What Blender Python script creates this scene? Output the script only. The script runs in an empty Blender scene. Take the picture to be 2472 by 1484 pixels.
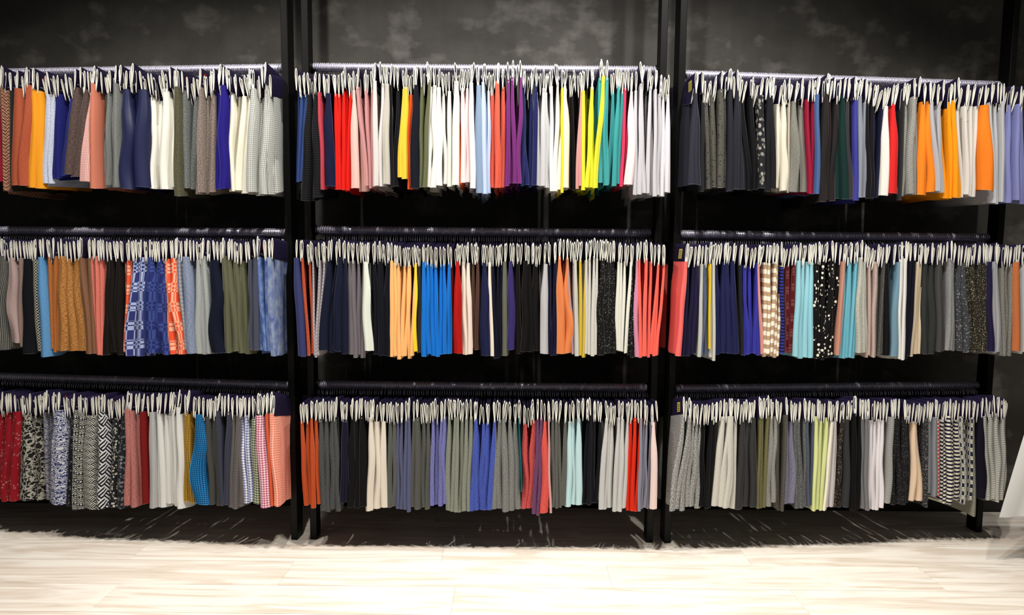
import bpy, bmesh, math, random
from math import sin, cos, pi, radians, asin, floor as ifloor
from mathutils import Vector, Matrix

rnd = random.Random(20)
SC = bpy.context.scene
COL = SC.collection

# ------------------------------------------------------------------ camera
FPX = 1648.0
TH, PH = radians(5.19), radians(0.54)
EYE = Vector((0, 0, 1.3))
DIR = Vector((0, cos(TH), -sin(TH)))
UP0 = Vector((0, sin(TH), cos(TH)))
RGT = Vector((1, 0, 0)) * cos(PH) + UP0 * sin(PH)
UPV = -Vector((1, 0, 0)) * sin(PH) + UP0 * cos(PH)
cd = bpy.data.cameras.new('camera')
cd.sensor_width = 36.0
cd.lens = FPX / 2472 * 36.0
cd.clip_start = 0.05
cam = bpy.data.objects.new('camera', cd)
COL.objects.link(cam)
cam.matrix_world = Matrix(((RGT.x, UPV.x, -DIR.x, EYE.x), (RGT.y, UPV.y, -DIR.y, EYE.y),
                           (RGT.z, UPV.z, -DIR.z, EYE.z), (0, 0, 0, 1)))
SC.camera = cam


def at(px, py, Y):
    """point of the plane y = Y that shows at a photograph pixel"""
    v = DIR * FPX + RGT * (px - 1236) + UPV * (742 - py)
    return EYE + v * ((Y - EYE.y) / v.y)


# ------------------------------------------------------------------ world, lights, exposure
SC.view_settings.view_transform = 'Standard'
SC.view_settings.look = 'None'
SC.view_settings.exposure = 0.0
SC.view_settings.gamma = 1.0
SC.view_settings.use_curve_mapping = False
w = bpy.data.worlds.new('world')
SC.world = w
w.use_nodes = True
w.node_tree.nodes['Background'].inputs[0].default_value = (1.0, 0.97, 0.92, 1)
w.node_tree.nodes['Background'].inputs[1].default_value = 0.075


def spot(x, y, z, tx, ty, tz, power, size=95, blend=0.6, radius=0.035, color=(1.0, 0.962, 0.905)):
    l = bpy.data.lights.new('ceiling_spot', 'SPOT')
    l.energy = power
    l.spot_size = radians(size)
    l.spot_blend = blend
    l.shadow_soft_size = radius
    l.color = color
    o = bpy.data.objects.new('ceiling_spot', l)
    COL.objects.link(o)
    o.location = (x, y, z)
    o.rotation_euler = (Vector((tx, ty, tz)) - Vector((x, y, z))).to_track_quat('-Z', 'Y').to_euler()
    return o


for sx, pw, tz, sz in ((-1.75, 96, 0.4, 98), (-0.75, 98, 0.4, 108), (0.15, 122, 0.4, 112), (1.0, 98, 0.4, 106), (1.85, 94, 0.4, 84)):
    spot(sx, 1.72, 3.05, sx * 0.95, 2.85, tz, pw, size=sz)
for sx, pw in ((-1.5, 88), (0.0, 84), (1.3, 88)):
    spot(sx, 1.75, 3.05, sx, 1.7, 0.0, pw, size=80)
for sx, pw in ((-1.75, 28), (-0.85, 30), (0.05, 33), (0.95, 30), (1.85, 28)):
    spot(sx, 2.42, 3.05, sx, 2.36, 0.0, pw, size=66)

# ------------------------------------------------------------------ materials


def lin(c, k=1.0):
    out = []
    for v in c[:3]:
        v = max(0.0, min(1.0, v / 255.0))
        v = v / 12.92 if v <= 0.04045 else ((v + 0.055) / 1.055) ** 2.4
        out.append(min(1.0, v * k))
    return (*out, 1.0)


class NT:
    """terse node building"""

    def __init__(s, name, rough=0.9, spec=0.15, metal=0.0):
        s.m = bpy.data.materials.new(name)
        s.m.use_nodes = True
        s.t = s.m.node_tree
        s.b = s.t.nodes['Principled BSDF']
        s.b.inputs['Roughness'].default_value = rough
        s.b.inputs['Specular IOR Level'].default_value = spec
        s.b.inputs['Metallic'].default_value = metal

    def n(s, kind, **kw):
        x = s.t.nodes.new(kind)
        for k, v in kw.items():
            setattr(x, k, v)
        return x

    def put(s, sock, v):
        if hasattr(v, 'bl_idname') or isinstance(v, bpy.types.NodeSocket):
            s.t.links.new(v, sock)
        else:
            sock.default_value = v

    def math(s, op, a, b=None, c=None):
        x = s.n('ShaderNodeMath', operation=op)
        s.put(x.inputs[0], a)
        if b is not None:
            s.put(x.inputs[1], b)
        if c is not None:
            s.put(x.inputs[2], c)
        return x.outputs[0]

    def mix(s, f, a, b):
        x = s.n('ShaderNodeMix', data_type='RGBA')
        s.put(x.inputs[0], f)
        s.put(x.inputs[6], a)
        s.put(x.inputs[7], b)
        return x.outputs[2]

    def ramp(s, v, lo, hi):
        x = s.n('ShaderNodeMapRange')
        s.put(x.inputs[0], v)
        x.inputs[1].default_value = lo
        x.inputs[2].default_value = hi
        return x.outputs[0]

    def uv(s):
        x = s.n('ShaderNodeTexCoord')
        y = s.n('ShaderNodeSeparateXYZ')
        s.t.links.new(x.outputs['UV'], y.inputs[0])
        return x.outputs['UV'], y.outputs[0], y.outputs[1]

    def scaled(s, vec, sx, sy, sz=1.0):
        x = s.n('ShaderNodeMapping')
        s.t.links.new(vec, x.inputs[0])
        x.inputs['Scale'].default_value = (sx, sy, sz)
        return x.outputs[0]

    def noise(s, vec, scale=1.0, detail=2.0, rough=0.5):
        x = s.n('ShaderNodeTexNoise')
        s.t.links.new(vec, x.inputs['Vector'])
        x.inputs['Scale'].default_value = scale
        x.inputs['Detail'].default_value = detail
        x.inputs['Roughness'].default_value = rough
        return x.outputs['Fac']

    def voronoi(s, vec, scale, feature='F1', randomness=1.0):
        x = s.n('ShaderNodeTexVoronoi', feature=feature)
        s.t.links.new(vec, x.inputs['Vector'])
        x.inputs['Scale'].default_value = scale
        x.inputs['Randomness'].default_value = randomness
        return x

    def square(s, v, period, duty=0.5):
        f = s.math('FRACT', s.math('DIVIDE', v, period))
        return s.math('LESS_THAN', f, duty)

    def color(s, v):
        s.put(s.b.inputs['Base Color'], v)
        return s.m


MATS = {}
ALB = 0.90


def cloth_lin(c):
    """cloth reflectance from the colour seen under the shop's light"""
    return lin(c, 0.60 + 0.30 * (max(c[:3]) / 255.0))


def fabric(pat, c1, c2=None, sc=1.0):
    key = (pat, tuple(c1), tuple(c2) if c2 else None, sc)
    if key in MATS:
        return MATS[key]
    A = cloth_lin(c1)
    B = cloth_lin(c2) if c2 else cloth_lin([min(255, v * 0.6 + 95) for v in c1])
    t = NT('fabric_' + pat)
    uv, u, v = t.uv()
    if pat == 'plain':
        f = t.ramp(t.noise(t.scaled(uv, 420, 420), 1, 2), 0.3, 0.7)
        D = tuple(x * 0.86 for x in A[:3]) + (1,)
        out = t.mix(f, D, A)
    elif pat == 'satin':
        out = A
        t.b.inputs['Roughness'].default_value = 0.38
        t.b.inputs['Specular IOR Level'].default_value = 0.5
    elif pat == 'knit':
        f = t.ramp(t.noise(t.scaled(uv, 170 / sc, 300 / sc), 1, 3), 0.35, 0.68)
        D = tuple(x * 0.62 for x in A[:3]) + (1,)
        out = t.mix(f, D, A)
    elif pat == 'melange':
        f = t.ramp(t.noise(t.scaled(uv, 165 / sc, 600 / sc), 1, 3, 0.6), 0.38, 0.66)
        D = tuple(x * 0.66 for x in A[:3]) + (1,)
        out = t.mix(f, D, B)
    elif pat == 'tweed':
        f = t.ramp(t.noise(t.scaled(uv, 300 / sc, 430 / sc), 1, 3, 0.7), 0.42, 0.60)
        D = tuple(x * 0.5 for x in A[:3]) + (1,)
        out = t.mix(f, D, B)
    elif pat == 'hstripe':
        out = t.mix(t.square(v, 0.027 * sc), A, B)
    elif pat == 'vstripe':
        a = t.square(u, 0.006 * sc, 0.35)
        b = t.square(v, 0.008 * sc, 0.25)
        out = t.mix(t.math('MULTIPLY', t.math('MAXIMUM', a, b), 0.75), A, B)
    elif pat == 'gingham':
        a = t.square(u, 0.0125 * sc)
        b = t.square(v, 0.0125 * sc)
        out = t.mix(t.math('MULTIPLY', t.math('ADD', a, b), 0.5), A, B)
    elif pat == 'grid':
        a = t.square(u, 0.011 * sc, 0.28)
        b = t.square(v, 0.011 * sc, 0.28)
        out = t.mix(t.math('MAXIMUM', a, b), A, B)
    elif pat == 'block':
        a = t.square(u, 0.040 * sc)
        b = t.square(v, 0.080 * sc)
        x = t.math('ABSOLUTE', t.math('SUBTRACT', a, b))
        l1 = t.math('MULTIPLY', t.square(v, 0.0165 * sc, 0.3), t.square(v, 0.080 * sc, 0.42))
        l2 = t.math('MULTIPLY', t.square(u, 0.012 * sc, 0.3), t.square(u, 0.040 * sc, 0.45))
        out = t.mix(t.math('ABSOLUTE', t.math('SUBTRACT', x, t.math('MAXIMUM', l1, l2))), A, B)
    elif pat == 'dots':
        d = t.voronoi(t.scaled(uv, 1, 1), 62 / sc, randomness=0.75).outputs['Distance']
        out = t.mix(t.math('LESS_THAN', d, 0.33), A, B)
    elif pat == 'pindots':
        d = t.voronoi(t.scaled(uv, 1, 1), 130 / sc, randomness=0.0).outputs['Distance']
        out = t.mix(t.math('LESS_THAN', d, 0.36), A, B)
    elif pat == 'lattice':
        a = t.math('FRACT', t.math('DIVIDE', t.math('ADD', u, v), 0.012 * sc))
        b = t.math('FRACT', t.math('DIVIDE', t.math('SUBTRACT', u, v), 0.012 * sc))
        out = t.mix(t.math('MAXIMUM', t.math('LESS_THAN', a, 0.3), t.math('LESS_THAN', b, 0.3)), A, B)
    elif pat == 'twill':
        a = t.math('FRACT', t.math('DIVIDE', t.math('ADD', u, v), 0.006 * sc))
        out = t.mix(t.math('LESS_THAN', a, 0.4), A, B)
    elif pat == 'crackle':
        n = t.n('ShaderNodeTexNoise')
        t.t.links.new(uv, n.inputs['Vector'])
        n.inputs['Scale'].default_value = 60
        q = t.n('ShaderNodeMix', data_type='RGBA')
        q.inputs[0].default_value = 0.03
        t.t.links.new(uv, q.inputs[6])
        t.t.links.new(n.outputs['Color'], q.inputs[7])
        d = t.voronoi(q.outputs[2], 52 / sc, 'DISTANCE_TO_EDGE').outputs['Distance']
        out = t.mix(t.math('LESS_THAN', d, 0.10), A, B)
    elif pat == 'leopard':
        q = t.voronoi(t.scaled(uv, 1.15, 0.9), 92 / sc, randomness=0.8)
        g = t.n('ShaderNodeSeparateXYZ')
        t.t.links.new(q.outputs['Color'], g.inputs[0])
        k = t.math('LESS_THAN', q.outputs['Distance'], t.math('MULTIPLY_ADD', g.outputs[1], 0.18, 0.32))
        out = t.mix(t.math('MULTIPLY', k, t.ramp(g.outputs[0], -0.4, 0.6)), A, B)
    elif pat == 'paisley':
        q = t.voronoi(t.scaled(uv, 1.5, 1.0), 62 / sc, randomness=0.8)
        n = t.noise(t.scaled(uv, 260, 260), 1, 2)
        d = t.math('ADD', q.outputs['Distance'], t.math('MULTIPLY', t.math('SUBTRACT', n, 0.5), 0.28))
        a = t.math('MULTIPLY', t.math('GREATER_THAN', d, 0.17), t.math('LESS_THAN', d, 0.29))
        out = t.mix(t.math('MULTIPLY', a, 0.8), A, B)
    elif pat == 'floral':
        x = t.n('ShaderNodeTexWave', wave_type='RINGS')
        t.t.links.new(uv, x.inputs['Vector'])
        x.inputs['Scale'].default_value = 24 / sc
        x.inputs['Distortion'].default_value = 14
        x.inputs['Detail'].default_value = 2.5
        x.inputs['Detail Scale'].default_value = 2.0
        out = t.mix(t.ramp(x.outputs['Fac'], 0.42, 0.58), A, B)
    elif pat == 'weave':
        cx = t.math('FLOOR', t.math('DIVIDE', t.math('ADD', u, v), 0.0225 * sc))
        cy = t.math('FLOOR', t.math('DIVIDE', t.math('SUBTRACT', u, v), 0.0225 * sc))
        ck = t.math('MODULO', t.math('ABSOLUTE', t.math('ADD', cx, cy)), 2.0)
        s1 = t.square(t.math('ADD', u, v), 0.0075 * sc)
        s2 = t.square(t.math('SUBTRACT', u, v), 0.0075 * sc)
        k = t.math('ADD', t.math('MULTIPLY', s1, ck), t.math('MULTIPLY', s2, t.math('SUBTRACT', 1.0, ck)))
        out = t.mix(k, A, B)
    elif pat == 'tribal':
        z = t.math('PINGPONG', u, 0.006)
        band = t.square(v, 0.034 * sc, 0.55)
        s1 = t.square(t.math('ADD', v, z), 0.0085 * sc)
        s2 = t.math('MULTIPLY', t.square(u, 0.011 * sc, 0.6), t.square(v, 0.0125 * sc, 0.7))
        k = t.math('ADD', t.math('MULTIPLY', s1, band), t.math('MULTIPLY', s2, t.math('SUBTRACT', 1.0, band)))
        out = t.mix(k, A, B)
    elif pat == 'zig':
        z = t.math('PINGPONG', u, 0.008)
        a = t.square(t.math('ADD', v, z), 0.0085 * sc)
        b = t.square(t.math('SUBTRACT', u, v), 0.0065 * sc)
        out = t.mix(t.math('MULTIPLY', t.math('ADD', a, b), 0.5), A, B)
    elif pat == 'tiedye':
        f = t.ramp(t.noise(t.scaled(uv, 30, 17), 1, 4, 0.6), 0.36, 0.66)
        out = t.mix(f, A, B)
    elif pat == 'glitter':
        q = t.voronoi(t.scaled(uv, 1, 1), 330 / sc)
        g = t.n('ShaderNodeSeparateXYZ')
        t.t.links.new(q.outputs['Color'], g.inputs[0])
        k = t.math('MULTIPLY', t.math('GREATER_THAN', g.outputs[0], 0.80), t.math('LESS_THAN', q.outputs['Distance'], 0.42))
        out = t.mix(k, A, B)
    else:
        raise ValueError(pat)
    m = t.color(out)
    MATS[key] = m
    return m


def edge_mat(c1):
    """raw pinked edge, paler than the cloth"""
    q = tuple(int(min(255, v * 0.72 + 66) / 16) * 16 for v in c1)
    key = ('edge', q)
    if key not in MATS:
        t = NT('cut_edge')
        MATS[key] = t.color(lin(q, ALB))
    return MATS[key]


def flat(name, c, rough=0.8, spec=0.3, metal=0.0):
    t = NT(name, rough, spec, metal)
    return t.color(lin(c))


NAVY = flat('navy_card', (30, 24, 52), 0.55, 0.3)
CREAM = flat('cream_card', (240, 238, 228), 0.8, 0.2)
HOOKM = flat('dark_chrome', (222, 219, 232), 0.28, 0.5, 0.45)
RAILM = flat('rail_steel', (200, 196, 216), 0.36, 0.5, 0.55)
RED = flat('emblem_red', (196, 30, 24), 0.6)
WHITEINK = flat('white_ink', (225, 225, 225), 0.6)
STICK = flat('sticker_yellow', (205, 190, 84), 0.6)
STICKINK = flat('sticker_ink', (70, 66, 40), 0.6)

t = NT('black_steel', 0.5, 0.16)
tc = t.n('ShaderNodeTexCoord')
POSTM = t.color(t.mix(t.noise(t.scaled(tc.outputs['Object'], 60, 60, 4), 1, 3), lin((6, 6, 6)), lin((11, 11, 10))))

t = NT('dark_plaster', 0.62, 0.28)
tc = t.n('ShaderNodeTexCoord')
P = tc.outputs['Object']
n1 = t.ramp(t.noise(t.scaled(P, 1.5, 1, 2.0), 1.6, 6, 0.62), 0.34, 0.68)
n2 = t.ramp(t.noise(t.scaled(P, 5.5, 1, 8.0), 1.0, 4, 0.55), 0.54, 0.80)
n3 = t.ramp(t.noise(t.scaled(P, 30, 1, 1.2), 1.0, 3, 0.6), 0.3, 0.75)
c = t.mix(n1, lin((56, 54, 50)), lin((84, 81, 76)))
c = t.mix(t.math('MULTIPLY', n2, 0.8), c, lin((138, 134, 128)))
c = t.mix(t.math('MULTIPLY', n3, 0.22), c, lin((50, 48, 45)))
WALLM = t.color(c)
bp = t.n('ShaderNodeBump')
bp.inputs['Strength'].default_value = 0.18
bp.inputs['Distance'].default_value = 0.004
t.t.links.new(n1, bp.inputs['Height'])
t.t.links.new(bp.outputs[0], t.b.inputs['Normal'])

t = NT('pale_oak', 0.42, 0.35)
tc = t.n('ShaderNodeTexCoord')
oi = t.n('ShaderNodeObjectInfo')
sh = t.n('ShaderNodeVectorMath', operation='ADD')
cmb = t.n('ShaderNodeCombineXYZ')
t.t.links.new(t.math('MULTIPLY', oi.outputs['Random'], 37.0), cmb.inputs[0])
t.t.links.new(t.math('MULTIPLY', oi.outputs['Random'], 11.0), cmb.inputs[1])
t.t.links.new(tc.outputs['Object'], sh.inputs[0])
t.t.links.new(cmb.outputs[0], sh.inputs[1])
vec = sh.outputs[0]
gn = t.n('ShaderNodeTexNoise')
t.t.links.new(t.scaled(vec, 0.9, 10.0), gn.inputs['Vector'])
gn.inputs['Scale'].default_value = 1.3
gn.inputs['Detail'].default_value = 4.0
gn.inputs['Distortion'].default_value = 2.2
g1 = t.ramp(gn.outputs['Fac'], 0.38, 0.58)
g2 = t.ramp(t.noise(t.scaled(vec, 3.0, 90), 1, 4, 0.6), 0.3, 0.7)
g3 = t.ramp(t.noise(t.scaled(vec, 1.0, 4), 1.2, 2), 0.3, 0.7)
c = t.mix(g1, lin((198, 178, 156)), lin((236, 228, 215)))
c = t.mix(t.math('MULTIPLY', g2, 0.55), c, lin((242, 236, 226)))
c = t.mix(t.math('MULTIPLY', g3, 0.35), c, lin((224, 216, 206)))
OAK = t.color(c)
GAPM = flat('joint_dark', (120, 110, 96), 0.9)
BASEM = flat('black_skirting', (30, 29, 27), 0.5)

# ------------------------------------------------------------------ mesh helpers


def mesh(name, verts, faces, mats, mi=None, uvs=None, smooth=False):
    me = bpy.data.meshes.new(name)
    me.from_pydata(verts, [], faces)
    for m in mats:
        me.materials.append(m)
    if mi is not None:
        me.polygons.foreach_set('material_index', mi)
    if uvs is not None:
        lay = me.uv_layers.new(name='UVMap')
        flatuv = []
        for f in faces:
            for i in f:
                flatuv.extend(uvs[i])
        lay.data.foreach_set('uv', flatuv)
    if smooth is True:
        me.polygons.foreach_set('use_smooth', [True] * len(faces))
    elif smooth:
        me.polygons.foreach_set('use_smooth', smooth)
    me.update()
    return me


def link(name, data, parent=None):
    o = bpy.data.objects.new(name, data)
    COL.objects.link(o)
    if parent is not None:
        o.parent = parent
    return o


def box_mesh(name, x0, x1, y0, y1, z0, z1, mat, bev=0.0):
    bm = bmesh.new()
    bmesh.ops.create_cube(bm, size=1.0)
    for v in bm.verts:
        v.co = Vector((x0 + (v.co.x + .5) * (x1 - x0), y0 + (v.co.y + .5) * (y1 - y0), z0 + (v.co.z + .5) * (z1 - z0)))
    if bev:
        bmesh.ops.bevel(bm, geom=bm.edges[:], offset=bev, segments=1, affect='EDGES')
    me = bpy.data.meshes.new(name)
    bm.to_mesh(me)
    bm.free()
    me.materials.append(mat)
    return me


def tube(path, rad, sides, closed_ends=True):
    """verts, faces of a tube along a path"""
    vs, fs = [], []
    n = len(path)
    for i, p in enumerate(path):
        a = path[max(0, i - 1)]
        b = path[min(n - 1, i + 1)]
        d = (b - a).normalized()
        ref = Vector((1, 0, 0)) if abs(d.x) < 0.9 else Vector((0, 0, 1))
        e1 = d.cross(ref).normalized()
        e2 = d.cross(e1)
        for k in range(sides):
            q = 2 * pi * k / sides
            vs.append(p + (e1 * cos(q) + e2 * sin(q)) * rad)
    for i in range(n - 1):
        for k in range(sides):
            fs.append((i * sides + k, i * sides + (k + 1) % sides, (i + 1) * sides + (k + 1) % sides, (i + 1) * sides + k))
    if closed_ends:
        fs.append(tuple(range(sides))[::-1])
        fs.append(tuple((n - 1) * sides + k for k in range(sides)))
    return vs, fs


# ------------------------------------------------------------------ the room
WALLY = 3.335
fl = link('floor', box_mesh('floor', -4.2, 4.4, -1.2, WALLY, -0.06, -0.012, GAPM))
fl['kind'] = 'structure'
PW, PL = 0.2, 1.28
plank_mesh = box_mesh('plank', -PL / 2 + .0003, PL / 2 - .0003, -PW / 2 + .0009, PW / 2 - .0009, -0.012, 0.0, OAK, 0.0005)
r = 0
y = 3.3 - PW / 2
yy = [WALLY - 0.0185] if False else []
while y > -1.2:
    off = (r * 0.47) % 1.0 * PL
    x = -4.2 - off + PL / 2
    while x < 4.4 + PL / 2:
        o = link('plank', plank_mesh, fl)
        o.location = (x, y, 0)
        x += PL
    y -= PW
    r += 1
wl = link('wall_back', box_mesh('wall_back', -4.2, 4.4, WALLY, WALLY + 0.1, -0.06, 3.1, WALLM))
wl['kind'] = 'structure'
bb = link('baseboard_back', box_mesh('baseboard_back', -4.2, 4.4, WALLY - 0.035, WALLY, 0.0, 0.07, BASEM, 0.004))
bb['kind'] = 'structure'

# ------------------------------------------------------------------ racks
RR = 0.0165          # rail radius
HD = 0.17            # half the depth of a header card
CARD_TOP, CARD_H = -0.042, 0.086
BAYS = {  # rail ends in pixels at the middle row, depth at each end, rail heights top / centre / bottom
    'left': dict(xo=-60, xi=680, yo=3.092, yi=2.95, z=(2.032, 1.345, 0.680)),
    'middle': dict(xo=748, xi=1578, yo=2.95, yi=2.95, z=(2.037, 1.357, 0.684)),
    'right': dict(xo=1645, xi=2400, yo=2.95, yi=3.095, z=(2.022, 1.354, 0.681)),
}
for b in BAYS.values():
    b['A'] = at(b['xo'], 560, b['yo'])
    b['B'] = at(b['xi'], 560, b['yi'])
    d = b['B'] - b['A']
    b['ang'] = math.atan2(d.y, d.x)


def rail_y(b, X):
    k = (X - b['A'].x) / (b['B'].x - b['A'].x)
    return b['A'].y + k * (b['B'].y - b['A'].y)


def front_y(b, px):
    """depth of the front edges of the hangers at a pixel column"""
    Y = b['yi'] - HD
    for _ in range(4):
        X = at(px, 560, Y).x
        Y = rail_y(b, X) - HD * cos(b['ang'])
    return Y


def rack(name, x0, x1, ya, yb, zs, label, post_top=3.0, over=0.0):
    """a rack: two black posts joined by three rails, which runs from post x0 to post x1"""
    root = link(name, None)
    root.location = ((x0 + x1) / 2, (ya + yb) / 2, 0)
    root.rotation_euler.z = math.atan2(yb - ya, x1 - x0)
    L = math.hypot(x1 - x0, yb - ya) / 2
    root['label'] = label
    root['category'] = 'clothes rack'
    pm = box_mesh('post', -0.0145, 0.0145, -0.045, 0.02, 0.0, post_top, POSTM, 0.002)
    for s in (-1, 1):
        p = link('post', pm, root)
        p.location.x = s * (L + 0.0145)
        fm = box_mesh('foot', -0.013, 0.013, -0.043, 0.018, -0.0, 0.004, POSTM)
    for z in zs:
        path = [Vector((-L - over - 0.001 + (2 * L + over + .002) * i / 6, 0, z)) for i in range(7)]
        v, f = tube(path, RR, 14)
        link('rail', mesh('rail', v, f, [RAILM], smooth=[True] * (len(f) - 2) + [False] * 2), root)
        for s in (-1, 1):
            path = [Vector((s * (L - 0.010 + 0.010 * i), 0, z)) for i in range(2)]
            v, f = tube(path, RR + 0.006, 14)
            link('rail_socket', mesh('rail_socket', v, f, [POSTM]), root)
    return root


PXL = (-0.934, -0.862)
PXR = (0.612, 0.690)
lb, mb, rb = BAYS['left'], BAYS['middle'], BAYS['right']


def bay_rack(b, xa, xb, label):
    rack('clothes_rack', xa, xb, rail_y(b, xa), rail_y(b, xb), b['z'], label)


bay_rack(lb, -2.86, -0.9595, 'black steel wall rack with three rails left of the first pair of posts')
bay_rack(mb, -0.8515, 0.6025, 'black steel wall rack with three rails between the two pairs of posts')
bay_rack(rb, 0.7045, 2.1495, 'black steel wall rack with three rails right of the second pair of posts')
rack('low_stand', 2.56, 3.3, 2.76, 2.76, (0.75,), 'low black steel stand at the right edge under a white cloth', 0.82, 0.43)

# ------------------------------------------------------------------ hanger pieces
CAT = 'fabric sample'


def card_section(hw):
    """outline of the folded card seen end-on: an upside-down teardrop, outer then inner"""
    th = 0.0017
    ss = (0.0, 0.16, 0.40, 0.64, 0.84, 0.95)
    ww = (0.20, 0.48, 0.80, 1.0, 0.90, 0.55)
    left = [(-hw * w_, CARD_TOP - CARD_H + CARD_H * s_) for s_, w_ in zip(ss, ww)]
    out = left + [(0.0, CARD_TOP)] + [(-x, z) for x, z in reversed(left)]
    inn = []
    for i, (x, z) in enumerate(out):
        if i == 6:
            inn.append((0.0, z - th * 2.0))
        else:
            sg = -1 if x < 0 else 1
            inn.append((sg * max(abs(x) - th, 0.0003), z - (th if 4 < i < 8 else 0)))
    return out, inn


def card_geo(hw):
    out, inn = card_section(hw)
    n = len(out)
    vs, fs, mi = [], [], []
    for sec in (out, inn):
        for yy_ in (-HD, HD):
            vs += [(x, yy_, z) for x, z in sec]
    O0, O1, I0, I1 = 0, n, 2 * n, 3 * n
    for i in range(n - 1):
        fs.append((O0 + i, O0 + i + 1, O1 + i + 1, O1 + i)); mi.append(0)
        fs.append((I0 + i + 1, I0 + i, I1 + i, I1 + i + 1)); mi.append(1)
        fs.append((O0 + i + 1, O0 + i, I0 + i, I0 + i + 1)); mi.append(1)
        fs.append((O1 + i, O1 + i + 1, I1 + i + 1, I1 + i)); mi.append(1)
    for i in (0, n - 1):
        fs.append((O0 + i, O1 + i, I1 + i, I0 + i)); mi.append(1)
    return vs, fs, mi


def hook_geo():
    path = []
    rr = RR + 0.0016
    for k in range(9):
        a = radians(200 - 215 * k / 8)
        path.append(Vector((0, cos(a) * rr, sin(a) * rr)))
    path += [Vector((0, 0.008, -0.022)), Vector((0, 0.0, -0.030)), Vector((0, 0.0, CARD_TOP - 0.012))]
    return tube(path, 0.0018, 6)


CARDS = []
for hw in (0.0040, 0.0047, 0.0055):
    v, f, mi = card_geo(hw)
    CARDS.append((hw, mesh('header_card', v, f, [NAVY, CREAM], mi, smooth=False), (v, f, mi)))
hv, hf = hook_geo()
HOOK = mesh('hook', hv, hf, [HOOKM], smooth=True)


def emblem_mesh(hw):
    """the red flower emblem and its two white caption lines, printed on the card's side"""
    x = hw + 0.0004
    vs, fs, mi = [], [], []
    cy, cz = -0.141, CARD_TOP - 0.030

    def disc(y0, z0, r_, k=7):
        i0 = len(vs)
        for j in range(k):
            q = 2 * pi * j / k
            vs.append((x, y0 + r_ * cos(q), z0 + r_ * sin(q)))
        fs.append(tuple(range(i0, i0 + k))); mi.append(0)
    for j in range(5):
        q = pi / 2 + 2 * pi * j / 5
        disc(cy + 0.0085 * cos(q), cz + 0.0085 * sin(q), 0.0068)
    disc(cy, cz, 0.006)
    for y0, y1, z0, h in ((-0.140, -0.108, -0.024, 0.0022), (-0.162, -0.096, -0.031, 0.0016), (-0.150, -0.104, -0.036, 0.0016)):
        i0 = len(vs)
        z = cz + z0
        vs += [(x, y0, z), (x, y1, z), (x, y1, z + h), (x, y0, z + h)]
        fs.append((i0, i0 + 1, i0 + 2, i0 + 3)); mi.append(1)
    return mesh('printed_emblem', vs, fs, [RED, WHITEINK], mi)


EMB = [emblem_mesh(c_[0]) for c_ in CARDS]


def sticker_mesh(hw):
    x = -hw - 0.0004
    y0, y1, z0, z1 = -0.135, -0.098, CARD_TOP - 0.062, CARD_TOP - 0.022
    vs = [(x, y1, z0), (x, y0, z0), (x, y0, z1), (x, y1, z1)]
    fs, mi = [(0, 1, 2, 3)], [0]
    for k in range(4):
        z = z1 - 0.008 - k * 0.008
        i0 = len(vs)
        vs += [(x - .0003, y1 - .006, z - .003), (x - .0003, y0 + .006, z - .003), (x - .0003, y0 + .006, z), (x - .0003, y1 - .006, z)]
        fs.append((i0, i0 + 1, i0 + 2, i0 + 3)); mi.append(1)
    return mesh('yellow_sticker', vs, fs, [STICK, STICKINK], mi)


STK = [sticker_mesh(c_[0]) for c_ in CARDS]


def smooth01(x):
    x = max(0.0, min(1.0, x))
    return x * x * (3 - 2 * x)


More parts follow.
